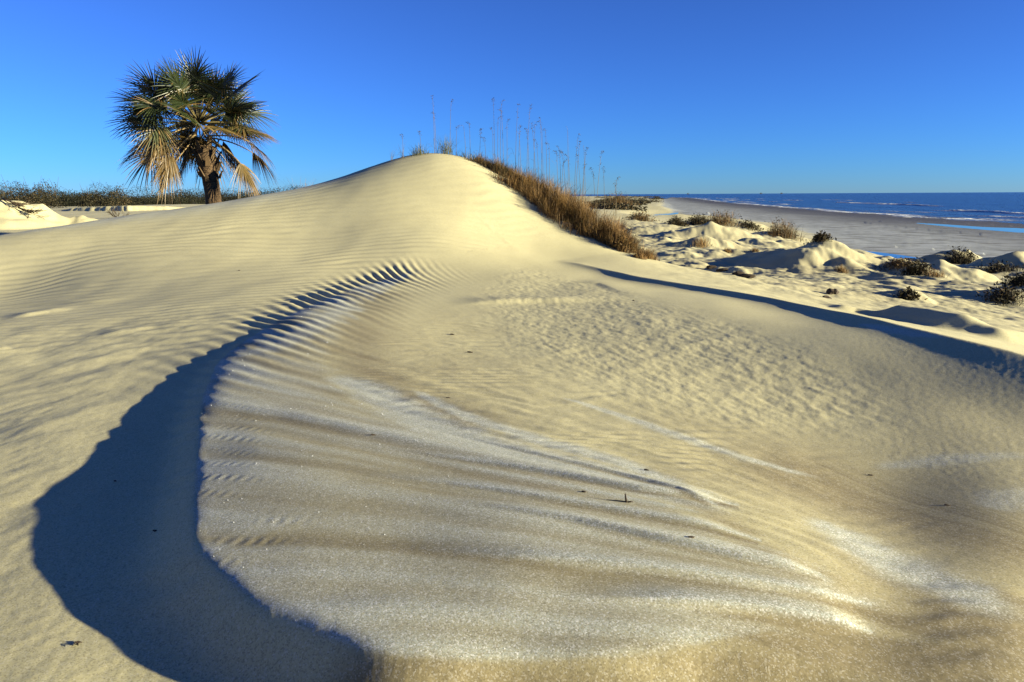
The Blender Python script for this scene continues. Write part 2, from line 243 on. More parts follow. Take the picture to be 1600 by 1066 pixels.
def terrain(x, y, want_masks=False):
    x = np.asarray(x, float); y = np.asarray(y, float)
    r = np.hypot(x, y); near = 1-sstep(26, 40, r)
    z = base(x, y)
    # ---- crest of the frosted lobe and its slip face
    d1, p1 = poly_dist(x, y, K1); s1 = p1/4
    th, R, ph = fan(x, y)
    wob = .16*fbm(x*1.0, y*.8, 5, 3)
    ribs = np.sin(2*math.pi*(ph+wob*2.2))
    infan = sstep(100, 108, th)*(1-sstep(190, 215, th))
    t = -d1
    crestfar = (1-sstep(6, 9.5, s1))
    t = t+ribs*(.05*crestfar*sstep(1, 3, s1)+.016*np.clip(.4+2*noise(ph*.3, ph*0, 77), 0, 1)*sstep(8, 9.5, s1)*(1-sstep(12, 14, s1)))*infan*(np.abs(d1) < 1)
    t = t+.02*noise(x*2.2, y*2.2, 71)*sstep(12, 15, s1)+.003*noise(x*9, y*9, 72)
    w = .015+.11*crestfar
    te = w*np.log1p(np.exp(np.clip(t/w, -30, 30)))
    drop = np.interp(s1, _n1, _d1); L = np.maximum(drop, 1e-4)/np.interp(s1, [0, 12, 15, 20], [.68, .68, 1.0, 1.0])
    q = te/L; g = q/(1+q**4)**.25
    rec = 1-.30*sstep(.25, 1.7, -d1)-.3*sstep(1.8, 5.0, -d1)
    z = z-drop*g*rec*(d1 < .8)
    out = sstep(-.05, .1, -d1)
    # ribs across the far crest
    band = np.exp(-np.where(d1 > 0, d1/.75, -d1/.42)**2)*crestfar*sstep(.3, 2, s1)*infan
    z = z+band*ribs*(.0100*np.clip(R/7, .5, 1.3))*(.45+1.1*np.clip(.5+noise(ph*.23, R*.6, 78), 0, 1))
    # long streaks on the lobe, fanning out from the crest
    inl = sstep(-.02, .05, d1)*sstep(7, 9, s1)*infan
    streak = noise(ph*.43+wob*2, R*.25, 11)+.6*noise(ph*.95+wob*3, R*.45, 13)
    z = z+inl*streak*.014*(1-sstep(.9, 1.7, x))*sstep(1.0, 2.8, R)*np.exp(-np.maximum(d1-1.2, 0)/1.0)
    fine = np.sin(2*math.pi*(R/.055+.8*noise(x*3, y*3, 8)))*np.maximum(0, ribs)
    z = z+inl*fine*np.clip(noise(x*2.5, y*2.5, 9)+.25, 0, 1)*.0022*np.exp(-(d1-.15)**2/.05)*(1-sstep(13, 15, s1))
    for pts, h in TAB['fingers']:
        ridge_line(z, x, y, pts, h*1.25, .08, .014, (.4, .25))
    # ---- plateau ridge with its shaded flank
    d2, p2 = poly_dist(x, y, K2); s2 = p2/4
    h2 = np.interp(s2, [0, 1, 2.5, 4, 5.5, 7, 8.5, 10, 11, 12, 14], [0, .045, .07, .085, .10, .115, .122, .128, .13, .12, .1])
    wa = np.interp(s2, [0, 5, 8, 11], [1.0, 1.4, 1.2, .8]); wb = np.interp(s2, [0, 2.5, 4, 5.5, 7, 8.5, 10], [.12, .13, .14, .18, .22, .30, .38])
    z = z+h2*np.where(d2 > 0, np.exp(-np.abs(d2)/wa), np.exp(-(np.abs(d2)/wb)**1.15))
    for pts, h, a, b in TAB['ridges']:
        ridge_line(z, x, y, pts, h, a, b)
    # ---- small ledges
    for pts, h, w_ in TAB['ledges']:
        ridge_line(z, x, y, pts, h, w_*4, w_, (.4, .4))
    # ---- hummocks
    for hx, hy, hh, rx, ry, pw in TAB['hummocks']:
        dx = x-hx; dy = y-hy
        m = (np.abs(dx) < rx*2.2) & (np.abs(dy) < ry*2.2)
        if not m.any(): continue
        dd = np.hypot(dx[m]/rx, dy[m]/ry)*(1+.35*noise(x[m]*1.6/rx, y[m]*1.6/rx, 33))
        z[m] = z[m]+hh*np.maximum(0, 1-dd/(1.0))**pw*(1+.25*noise(x[m]*4/rx, y[m]*4/rx, 34))
    # ---- eroded scarp behind the dune, at the foot of the far plateau
    ds, ps = poly_dist(x, y, TAB['scarp'])
    ds = ds+.30*np.abs(noise(x*2.2, y*1.2, 41))+.3*noise(x*.15, y*.15, 42)
    z = z+.6*sstep(-.1, .25, ds)*sstep(20, 24, y)*(1-sstep(38, 50, y))*sstep(0, .12, ps/(len(TAB['scarp'])-1))*(1-sstep(.9, 1, ps/(len(TAB['scarp'])-1)))
    # ---- wind ripples and lumps
    # broad swells
    z = z+.02*fbm(x*.55, y*.4, 3, 3)*(1-.7*infan*sstep(0, .3, d1))*sstep(1.5, 4, r)
    lee = sstep(0, .6, -d1)
    px = .6*fbm(x*.25, y*.25, 21, 2)+.16*noise(x*.9, y*1.1, 23)+.05*noise(x*2.2, y*2.6, 39)
    mdune = np.clip(lee*sstep(4.5, 7.5, y), 0, 1)*near*(1-sstep(-.6, 1.2, x))
    pat = .35+.65*sstep(-.25, .25, fbm(x*.3+5, y*.4, 22, 2))
    z = z+mdune*pat*.0065*np.sin(2*math.pi*(y*1.0-.10*x+px)/.27)
    # crusty plateau
    dpl, _ = poly_dist(x, y, TAB['plateau_outline'])
    ppl = sstep(-.1, .7, dpl)
    lump = .55*noise(x*3.1+.6*y, y*1.7, 24)+.5*noise(x*6.5+1.3*y, y*3.3, 25)+.25*noise(x*14, y*8, 26)
    rid = np.maximum(0, .22-np.abs(noise(x*1.1, y*1.3, 27)))*1.6
    z = z+ppl*sstep(.5, 1.3, np.abs(d2))*(lump*.0055+rid*.012+.0045*fbm(x*13+5*y, y*8-2*x, 46, 3))*(1-sstep(14, 18, y))
    # left flat: blown lumps
    lf = lee*(1-sstep(7, 10, y))*(x < 0)
    z = z+lf*(.017*fbm(x*1.6-.7*y, y*1.1+.5*x, 28, 4)+.010*noise(x*2.2+3*y, y*.8-.6*x, 29))*sstep(.2, 1, -d1)
    # fine ripples on the bare tan floor
    dlo, _ = poly_dist(x, y, TAB['lobe_outline']); dlo = np.where(inside_poly(x, y, TAB['lobe_outline']), 0, np.abs(dlo))
    tan = sstep(.02, .3, dlo)*(1-sstep(6.5, 9, y))*(1-ppl)*sstep(-.3, .1, d1)*sstep(-1.6, -.6, x)*(1-sstep(.9, 1.6, x-.1*y))
    z = z+tan*.0034*np.sin(2*math.pi*(y+.16*x+.5*fbm(x*.6, y*.6, 47, 3))/.125)*(.2+.8*sstep(-.2, .25, fbm(x*.8, y*1.2, 48, 2)))
    z = z+tan*.004*fbm(x*5+2*y, y*8, 49, 3)
    # right valley and dune field
    rv = sstep(.0, .8, d2)*sstep(1.5, 3, x)
    z = z+rv*.02*fbm(x*1.2, y*1.2, 30, 4)*(1-sstep(40, 60, r))
    fld = sstep(9, 16, r)*(1-sstep(60, 110, r))*sstep(2.2, 4.5, x-.02*y)
    db0, _ = poly_dist(x, y, TAB['beach_edge']); fld = fld*(1-sstep(-4, 3, -db0))
    hump = np.maximum(0, fbm(x*.42, y*.32, 31, 3)-.02)
    z = z+fld*(.42*hump**1.1*sstep(14, 24, r)+.055*fbm(x*1.9, y*1.4, 32, 4))
    # hairline relief near the camera
    z = z+.0010*fbm(x*22, y*22, 35, 3)*(1-sstep(5, 9, r))*(1-.75*inl)
    dbe, _ = poly_dist(x, y, TAB['beach_edge']); tb = sstep(-1.5, 5.5, -dbe)*sstep(20, 28, r)*(x > 8)
    dsl, _ = poly_dist(x, y, TAB['shoreline'])
    zb = -4.98+.0085*np.clip(dsl, -300, 70)+.03*fbm(x*.35, y*.12, 63, 3)+.012*fbm(x*1.5, y*1.2, 64, 2)
    z = z+(zb-z)*tb
    # ---- flat beds for the beach pools
    for lev, pts in TAB.get('pools', ()):
        k = near_line(x, y, pts, 8); d, _ = poly_dist(x[k], y[k], pts+pts[:1]); ins = inside_poly(x[k], y[k], pts); d = np.abs(d)
        z[k] = np.where(ins, lev-.10*sstep(0, 1.5, d)-.004, np.where(d < 7, np.maximum(z[k], lev+.02)*sstep(0, 7, d)+(lev+.004+.01*d)*(1-sstep(0, 7, d)), z[k]))
    if not want_masks: return z
    # ================= what the sand is made of with some shade and highlights painted in
    n1 = fbm(x*1.1, y*1.1, 51, 3); n2 = fbm(x*7, y*7, 52, 3)
    streakm = .7*noise(ph*.43+wob*2, R*.25, 11)+.9*noise(ph*.95+wob*3, R*.45, 13)+.3*noise(ph*2.1+wob*4, R*.8, 14)
    frost = np.zeros_like(z); damp_shade = np.zeros_like(z)
    # rime on the lobe, thin and streaked
    k = near_line(x, y, TAB['lobe_outline'], .8); op = TAB['lobe_outline']
    dl = np.full(z.shape, -9.); dd, _ = poly_dist(x[k], y[k], op+op[:1]); dl[k] = np.abs(dd)*np.where(inside_poly(x[k], y[k], op), 1, -1)
    crestside = np.exp(-np.maximum(d1, 0)/.35)
    edge = np.where(d1 < .10, .012, .07)
    rim = sstep(-edge, edge, dl+.05*n2*(d1 > .1)+.10*np.clip(streakm, -1, 1)*(d1 > .3))
    thin = np.clip(.20+1.05*streakm+.12*n1+.45*crestside*(s1 < 13)+.40*np.exp(-np.maximum(d1, 0)/.12)*sstep(12, 14, s1)+.10*sstep(10, 14, s1), .06, .85)
    frost = np.maximum(frost, thin*rim)
    inside = sstep(-.05, .05, d1)*infan
    for pts, wd, st in TAB['frost_light_bands']:
        k = near_line(x, y, pts, 3*wd); d, p = poly_dist(x[k], y[k], pts); f = p/(len(pts)-1)
        ww = wd*(.35+1.1*np.sin(np.pi*np.clip(f*.9+.06, 0, 1)))
        frost[k] = np.maximum(frost[k], st*np.exp(-(np.abs(np.abs(d)+.35*ww*n2[k])/ww)**3)*sstep(0, .1, f)*(1-sstep(.8, 1, f)))
    for pts, h in TAB['fingers']:
        k = near_line(x, y, pts, .3); d, p = poly_dist(x[k], y[k], pts); f = p/(len(pts)-1)
        ww = np.where(d > 0, .08, .018)*np.sqrt(np.clip(1.03-f, .02, 1))
        frost[k] = np.maximum(frost[k], .95*np.exp(-(d/ww)**2)*sstep(0, .3, f)*(f < .9999))
        damp_shade[k] = np.maximum(damp_shade[k], np.exp(-((d+.035)/.028)**2)*sstep(.15, .45, f)*(f < .995)); frost[k] = frost[k]*(1-.8*np.exp(-((d+.035)/.022)**2)*sstep(.2, .5, f)*(f < .995))  # paints the thin shade line along each finger's lower edge
    # frost lies thin over the bottom of the slip face too
    for pts, wd, st in TAB['damp_shade_bands']:
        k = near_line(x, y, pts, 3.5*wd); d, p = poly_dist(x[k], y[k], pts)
        damp_shade[k] = np.maximum(damp_shade[k], min(1, 1.2*st)*np.exp(-((np.abs(d)*(1+.5*n1[k]))/wd)**2))
    damp_shade = np.clip(np.maximum(damp_shade*(1-.6*streakm*infan), np.clip(.55-.7*streakm, .15, .9)*rim)+.12*n1*inside+.34*tan*(1-rim)*(.7+.6*n1)+.25*sstep(-.1, .3, d1)*sstep(.6, 1.6, x)*(1-ppl)*(1-sstep(4, 6, y)), 0, 1)  # also darkens the bare floor and the right side
    damp_shade = np.clip(damp_shade+fld*np.clip(.22+.5*fbm(x*.5, y*.35, 65, 3), 0, .6), 0, 1)  # dune field toned darker in random patches
    frost = np.clip(frost, 0, 1)
    # wet beach near the tide line
    dsh = dsl
    wet = (1-sstep(6, 38, dsh+6*fbm(x*.05, y*.02, 61, 2)))*sstep(40, 55, r)
    crust = ppl
    db, _ = poly_dist(x, y, TAB['beach_edge'])
    beach = sstep(-1.5, 2.5, -db+3*fbm(x*.2, y*.15, 62, 3))*sstep(20, 30, r)*(x > 8)
    return z, frost, damp_shade, wet, crust, beach
# ---------------------------------------------------------------- helpers
def link(name, me, mats, parent=None):
    o = bpy.data.objects.new(name, me); C.objects.link(o)
    for m in (mats if isinstance(mats, (list, tuple)) else [mats]):
        if len(me.materials) < len(mats if isinstance(mats, (list, tuple)) else [mats]): me.materials.append(m)
    if parent: o.parent = parent
    return o
def mesh_np(name, co, faces, smooth=True):
    """faces: (n,4) or (n,3) int array"""
    me = bpy.data.meshes.new(name); co = np.asarray(co, np.float32); faces = np.asarray(faces, np.int32)
    k = faces.shape[1]; n = len(faces)
    me.vertices.add(len(co)); me.vertices.foreach_set('co', co.ravel())
    me.loops.add(n*k); me.loops.foreach_set('vertex_index', faces.ravel())
    me.polygons.add(n); me.polygons.foreach_set('loop_start', np.arange(0, n*k, k, dtype=np.int32))
    me.polygons.foreach_set('use_smooth', np.full(n, smooth)); me.update(calc_edges=True); return me
class NT:
    """small helper to write node materials"""
    def __init__(s, name):
        s.m = bpy.data.materials.new(name); s.m.use_nodes = True; s.t = s.m.node_tree; s.b = s.t.nodes['Principled BSDF']
        s.b.inputs['Specular IOR Level'].default_value = .25
    def n(s, typ, **kw):
        nd = s.t.nodes.new(typ)
        for k, v in kw.items():
            if k in nd.bl_rna.properties: setattr(nd, k, v)
            else: s.set(nd.inputs[k.replace('_', ' ')], v)
        return nd
    def set(s, inp, v):
        if isinstance(v, bpy.types.NodeSocket): s.t.links.new(v, inp)
        elif isinstance(v, bpy.types.Node): s.t.links.new(v.outputs[0], inp)
        else: inp.default_value = v
    def attr(s, name): return s.n('ShaderNodeAttribute', attribute_name=name).outputs['Fac']
    def math(s, op, a, b=0.):
        nd = s.t.nodes.new('ShaderNodeMath'); nd.operation = op; s.set(nd.inputs[0], a); s.set(nd.inputs[1], b); return nd.outputs[0]
    def mix(s, f, a, b):
        nd = s.t.nodes.new('ShaderNodeMix'); nd.data_type = 'RGBA'
        s.set(nd.inputs[0], f); s.set(nd.inputs[6], a if not isinstance(a, tuple) else a+(1,)*(4-len(a))); s.set(nd.inputs[7], b if not isinstance(b, tuple) else b+(1,)*(4-len(b))); return nd.outputs[2]
    def noise(s, scale, detail=3, vec=None, rough=.55):
        nd = s.n('ShaderNodeTexNoise', Scale=float(scale), Detail=float(detail), Roughness=rough); s.set(nd.inputs['Vector'], vec if vec is not None else s.pos()); return nd.outputs[0]
    def pos(s): return s.n('ShaderNodeNewGeometry').outputs['Position']
    def scaled(s, v):
        nd = s.t.nodes.new('ShaderNodeMapping'); s.set(nd.inputs[0], s.pos()); nd.inputs['Scale'].default_value = v; return nd.outputs[0]
    def ramp(s, f, a, b):
        nd = s.t.nodes.new('ShaderNodeMapRange'); nd.clamp = True; s.set(nd.inputs[0], f); nd.inputs[1].default_value = a; nd.inputs[2].default_value = b; return nd.outputs[0]
    def bump(s, h, strength, dist, prev=None):
        nd = s.t.nodes.new('ShaderNodeBump'); s.set(nd.inputs['Height'], h); s.set(nd.inputs['Strength'], strength); nd.inputs['Distance'].default_value = dist
        if prev is not None: s.t.links.new(prev, nd.inputs['Normal'])
        return nd.outputs[0]
    def out(s, color=None, rough=None, normal=None):
        if color is not None: s.set(s.b.inputs['Base Color'], color+(1,) if isinstance(color, tuple) else color)
        if rough is not None: s.set(s.b.inputs['Roughness'], rough)
        if normal is not None: s.set(s.b.inputs['Normal'], normal)
        return s.m
def tag(o, label=None, cat=None, group=None, kind=None):
    for k, v in (('label', label), ('category', cat), ('group', group), ('kind', kind)):
        if v: o[k] = v
    return o
# ---------------------------------------------------------------- sand
def sand_material():
    m = NT('sand')
    frost = m.attr('frost'); damp_shade = m.attr('damp_shade'); wet = m.attr('wet'); beach = m.attr('beach')
    big = m.noise(.9, 4); grain = m.noise(420, 2); mid = m.noise(35, 3)
    dry = m.mix(m.ramp(big, .3, .7), (.405, .372, .212), (.475, .438, .25))
    dry = m.mix(m.ramp(mid, .35, .7), dry, (.415, .38, .212))
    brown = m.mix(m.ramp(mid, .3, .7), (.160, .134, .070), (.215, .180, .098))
    col = m.mix(damp_shade, dry, brown)
    rime = m.mix(m.ramp(grain, .35, .65), (.26, .285, .25), (.48, .525, .475))
    fm = m.math('MULTIPLY', frost, m.ramp(m.noise(160, 3), .18, .62))
    col = m.mix(fm, col, rime)
    bcol = m.mix(m.ramp(m.noise(.6, 4, m.scaled((1, .35, 1))), .42, .62), (.26, .285, .295), (.18, .20, .205))
    wrack = m.ramp(m.noise(1.0, 5, m.scaled((.30, 1.0, 1))), .53, .62)
    bcol = m.mix(m.math('MULTIPLY', wrack, .7), bcol, (.05, .052, .05))
    col = m.mix(beach, col, bcol)
    col = m.mix(wet, col, (.030, .028, .023))
    vor = m.n('ShaderNodeTexVoronoi', Scale=230.); m.set(vor.inputs['Vector'], m.pos()); sep = m.n('ShaderNodeSeparateColor'); m.set(sep.inputs[0], vor.outputs['Color'])
    col = m.mix(m.ramp(sep.outputs[0], .55, 1.0), col, m.mix(.45, col, (.08, .065, .04)))
    col = m.mix(m.math('MULTIPLY', m.ramp(sep.outputs[1], .70, 1.0), m.math('ADD', .2, m.math('MULTIPLY', fm, .7))), col, (.72, .71, .66))
    nrm = m.bump(m.noise(300, 3), .22, .003)
    nrm = m.bump(m.noise(45, 4), .07, .006, nrm)
    return m.out(col, m.mix(wet, (.9, .9, .9), (.6, .6, .6)), nrm)
def build_sand():
    a1 = np.linspace(-.70, .70, NCOL)
    a2 = np.linspace(.70, 2*math.pi-.70, 150)[1:-1]
    ang = np.concatenate([a1, a2]); n = len(ang)
    f = np.geomspace(1.25, 60, NROW); ff = np.geomspace(60, 5000, 160)[1:]
    rad = np.concatenate([[.02, .3, .7, 1.0], f, ff])
    A, Rr = np.meshgrid(ang, rad); x = Rr*np.sin(A); y = Rr*np.cos(A)
    z, frost, damp_shade, wet, crust, beach = terrain(x.ravel(), y.ravel(), True)
    co = np.stack([x.ravel(), y.ravel(), z], 1)
    i, j = np.meshgrid(np.arange(len(rad)-1), np.arange(n), indexing='ij'); jn = (j+1) % n
    fc = np.stack([i*n+j, (i+1)*n+j, (i+1)*n+jn, i*n+jn], -1).reshape(-1, 4)[:, ::-1]
    me = mesh_np('sand', co, fc)
    for nm, v in (('frost', frost), ('damp_shade', damp_shade), ('wet', wet), ('beach', beach)):
        at = me.attributes.new(nm, 'FLOAT', 'POINT'); at.data.foreach_set('value', np.ascontiguousarray(v, np.float32))
    return tag(link('sand', me, sand_material()), 'rippled pale dunes with frosted hollows running down to the beach', kind='structure')
NCOL, NROW = 1000, 900
build_sand()
# ---------------------------------------------------------------- sea
def sea_material():
    m = NT('sea_water')
    w1 = m.noise(.30, 4, m.scaled((1, .40, 1))); w2 = m.noise(1.8, 3, m.scaled((1, .5, 1)))
    nrm = m.bump(w2, .9, .25, m.bump(w1, 1., 1.6))
    foam = m.math('MULTIPLY', m.attr('foam'), m.ramp(m.noise(.9, 4, m.scaled((1, .3, 1))), .36, .54))
    m.b.inputs['Specular IOR Level'].default_value = .25
    return m.out(m.mix(foam, m.mix(m.attr('shallow'), (.003, .014, .05), (.012, .03, .055)), (.62, .64, .64)), m.mix(foam, (.22, .22, .22), (.8, .8, .8)), nrm)
def build_sea():
    sh = np.array(TAB['shoreline']); ang = np.radians(np.linspace(2, 50, 420)); rad = np.concatenate([[40], np.geomspace(70, 900, 420), np.geomspace(900, 55000, 90)[1:]])
    A, Rr = np.meshgrid(ang, rad); x = (Rr*np.sin(A)).ravel(); y = (Rr*np.cos(A)).ravel()
    d, _ = poly_dist(x, y, TAB['shoreline']); d = -d
    n1 = fbm(x*.03, y*.006, 201, 3); n2 = fbm(x*.05, y*.03, 202, 3); foam = np.zeros_like(x); z = np.full_like(x, -5.0)
    fade = 1-sstep(400, 900, np.hypot(x, y))
    for off, hgt, thr in ((3, .10, -.45), (14, .30, -.05), (32, .45, .1), (56, .5, .2), (90, .45, .28)):
        dd = d-off-7*n2-5*n1; gate = sstep(thr-.1, thr+.25, fbm(x*.02+off, y*.012, 203, 2)+.25*n1)
        z = z+hgt*np.exp(-(dd/2.2)**2)*(.35+.65*gate)*fade; foam = np.maximum(foam, np.exp(-((dd+.8)/(1.5 if off > 8 else 2.5))**2)*gate*(1-sstep(900, 1500, np.hypot(x, y))))
    z = z+.10*fbm(x*.12, y*.05, 204, 3)*fade
    co = np.stack([x, y, z], 1); n = len(ang); i, j = np.meshgrid(np.arange(len(rad)-1), np.arange(n-1), indexing='ij')
    fc = np.stack([i*n+j, i*n+j+1, (i+1)*n+j+1, (i+1)*n+j], -1).reshape(-1, 4)[:, ::-1]
    me = mesh_np('sea', co, fc)
    for nm, v in (('foam', foam), ('shallow', np.exp(-np.maximum(d, 0)/40))):
        at = me.attributes.new(nm, 'FLOAT', 'POINT'); at.data.foreach_set('value', v.astype(np.float32))
    return tag(link('sea', me, sea_material()), 'dark blue sea with a few low breakers reaching the horizon', kind='structure')
build_sea()
def ground(x, y):
    return terrain(np.atleast_1d(np.asarray(x, float)), np.atleast_1d(np.asarray(y, float)))
R = random.Random(7); NR = np.random.default_rng(7)
def frame_of(d, up=(0, 0, 1)):
    f = Vector(d).normalized(); s = f.cross(Vector(up))
    if s.length < 1e-3: s = Vector((1, 0, 0))
    s.normalize(); return f, s, s.cross(f).normalized()
class MB:
    """collects vertices and faces with a material number and a per-vertex tint"""
    def __init__(s): s.v = []; s.f = []; s.mi = []; s.t = []
    def add(s, vs, fs, mi=0, tint=0.):
        b = len(s.v); s.v += [tuple(v) for v in vs]; s.f += [tuple(b+i for i in f) for f in fs]; s.mi += [mi]*len(fs); s.t += [tint]*len(vs) if not hasattr(tint, '__len__') else list(tint)
    def tube(s, pts, rad, n=6, mi=0, tint=0.):
        vs = []; fs = []; m = len(pts)
        for i, p in enumerate(pts):
            d = Vector(pts[min(i+1, m-1)])-Vector(pts[max(i-1, 0)]); f, a, b = frame_of(d, (0.1, .2, 1) if abs(d.normalized().z) < .95 else (0, 1, 0))
            r = rad[i] if hasattr(rad, '__len__') else rad
            for k in range(n):
                w = 2*math.pi*k/n; vs.append(Vector(p)+a*(r*math.cos(w))+b*(r*math.sin(w)))
        for i in range(m-1):
            for k in range(n): fs.append((i*n+k, i*n+(k+1) % n, (i+1)*n+(k+1) % n, (i+1)*n+k))
        fs.append(tuple(range(n))[::-1]); fs.append(tuple((m-1)*n+k for k in range(n)))
        s.add(vs, fs, mi, tint)
    def ribbon(s, pts, wid, side, mi=0, tint=0.):
        """flat strip along pts, wid per point, side = direction across"""
        vs = []; fs = []; sd = Vector(side).normalized()
        for p, w in zip(pts, wid): vs += [Vector(p)-sd*w*.5, Vector(p)+sd*w*.5]
        for i in range(len(pts)-1): fs.append((2*i, 2*i+1, 2*i+3, 2*i+2))
        s.add(vs, fs, mi, tint)
    def build(s, name, mats, parent=None, smooth=True):
        me = bpy.data.meshes.new(name); me.from_pydata(s.v, [], s.f); me.update()
        me.polygons.foreach_set('material_index', s.mi); me.polygons.foreach_set('use_smooth', [smooth]*len(s.f))
        at = me.attributes.new('tint', 'FLOAT', 'POINT'); at.data.foreach_set('value', s.t)
        return link(name, me, mats, parent)
def empty(name, loc, label, cat, group=None):
    o = bpy.data.objects.new(name, None); C.objects.link(o); o.location = loc; o.empty_display_size = .2
    return tag(o, label, cat, group)
# ---------------------------------------------------------------- materials of plants
def plant_mat(name, cols, rough=.55, spec=.3, trans=0.):
    """cols: tint 0 .. 1 blends along them"""
    m = NT(name); t = m.attr('tint'); rp = m.t.nodes.new('ShaderNodeValToRGB'); m.set(rp.inputs[0], t)
    el = rp.color_ramp.elements
    while len(el) < len(cols): el.new(.5)
    for i, c in enumerate(cols): el[i].position = i/(len(cols)-1); el[i].color = c+(1,)
    v = m.ramp(m.noise(9, 2), .25, .75)
    m.b.inputs['Specular IOR Level'].default_value = spec
    return m.out(m.mix(m.math('MULTIPLY', v, .5), rp.outputs[0], (cols[0][0]*.5, cols[0][1]*.5, cols[0][2]*.5)), rough)
M_FROND = plant_mat('palm_leaf', [(.012, .021, .006), (.032, .043, .012), (.115, .07, .02), (.215, .138, .05)], .42, .45)
M_STEM = plant_mat('palm_stalk', [(.10, .085, .03), (.22, .15, .065)], .6)
M_BOOT = plant_mat('old_leaf_base', [(.05, .033, .016), (.13, .08, .035)], .8)
M_GRASS = plant_mat('dry_grass', [(.05, .042, .014), (.115, .064, .02), (.20, .108, .032), (.32, .205, .075)], .6)
M_GREEN = plant_mat('green_grass', [(.03, .042, .012), (.07, .08, .022), (.20, .16, .06)], .55)
M_DARK = plant_mat('dark_scrub', [(.018, .017, .009), (.04, .034, .016), (.075, .05, .022)], .7, .15)
M_TREE = plant_mat('scrub_leaf', [(.008, .010, .005), (.016, .017, .009), (.032, .026, .013)], .7, .12)
M_OAT = plant_mat('sea_oat_straw', [(.055, .042, .02), (.15, .108, .05)], .7)
M_TWIG = plant_mat('weathered_wood', [(.035, .024, .015), (.12, .085, .05)], .8)
def bark():
    m = NT('palm_bark'); n = m.noise(14, 4, m.scaled((1, 1, 3.5))); k = m.noise(55, 3)
    col = m.mix(m.ramp(n, .35, .65), (.035, .023, .013), (.115, .072, .036))
    return m.out(col, .85, m.bump(n, .9, .05, m.bump(k, .5, .015)))
M_BARK = bark()
# ---------------------------------------------------------------- palm
def frond(kind, az, el, plen, L, droop, name, root, top, roll=0., dry=0.):
    """a fan leaf: petiole that arches out of the crown, then a costapalmate blade of narrow folded segments"""
    d = Vector((math.cos(az)*math.cos(el), math.sin(az)*math.cos(el), math.sin(el)))
    pts = []; p = Vector(top)+d*.12; dd = d.copy(); n = 7
    for i in range(n):
        pts.append(p.copy()); p = p+dd*(plen/(n-1)); dd = (dd+Vector((0, 0, -1))*droop*.085*(1+.4*i/n)).normalized()
    f, s, u = frame_of(dd)
    s, u = s*math.cos(roll)+u*math.sin(roll), u*math.cos(roll)-s*math.sin(roll)
    mb = MB(); nseg = R.randint(34, 42); amax = math.radians(R.uniform(112, 140)); tip = pts[-1]
    if kind == 'dead': amax = math.radians(R.uniform(40, 85))
    for k in range(nseg):
        q = (k/(nseg-1))*2-1; a = q*amax+R.uniform(-.03, .03)
        dr = f*math.cos(a)+s*math.sin(a)+u*(.16-.25*abs(q)); dr.normalize()
        start = tip+f*(.42*L*(1-abs(q))**1.2)+Vector((0, 0, -1))*(.10*L*(1-abs(q))**2*droop)
        ln = L*(.62+.38*math.cos(a*.6))*R.uniform(.82, 1.08)
        if kind == 'dead': ln *= R.uniform(.7, 1.05)
        g = droop*(.30+.25*R.random())*(1.0 if kind == 'live' else 1.7)
        P = []; m = 5
        for i in range(m):
            t = i/(m-1); P.append(start+dr*(ln*t)+Vector((0, 0, -1))*(ln*g*t*t)+(f*(-.10*ln*t*t) if kind == 'dead' else Vector()))
        w = [.026*L, .042*L, .034*L, .022*L, .003]
        sd = dr.cross(u).normalized(); sd = (sd+u*R.uniform(-.5, .5)).normalized()
        nn = dr.cross(sd).normalized()
        base = dry+R.uniform(-.06, .16)
        if kind == 'live' and R.random() < .13: base += R.uniform(.3, .6)
        vs = []; fs = []; tn = []
        for i, pp in enumerate(P):
            h = w[i]*.5; vs += [pp-sd*h+nn*h*.55, pp, pp+sd*h+nn*h*.55]; tt = min(1, max(0, base+(.08 if i < 3 else .26)*(i/(m-1))**2)); tn += [tt]*3
        for i in range(m-1):
            b = 3*i; fs += [(b, b+1, b+4, b+3), (b+1, b+2, b+5, b+4)]
        mb.add(vs, fs, 0, tn)
    o = mb.build(name, [M_FROND], root)
    pb = MB(); pb.tube(pts, [.028-.016*i/(n-1) for i in range(n)], 5, 0, .2 if kind == 'live' else .9); pb.build('petiole', [M_STEM], o)
    return o
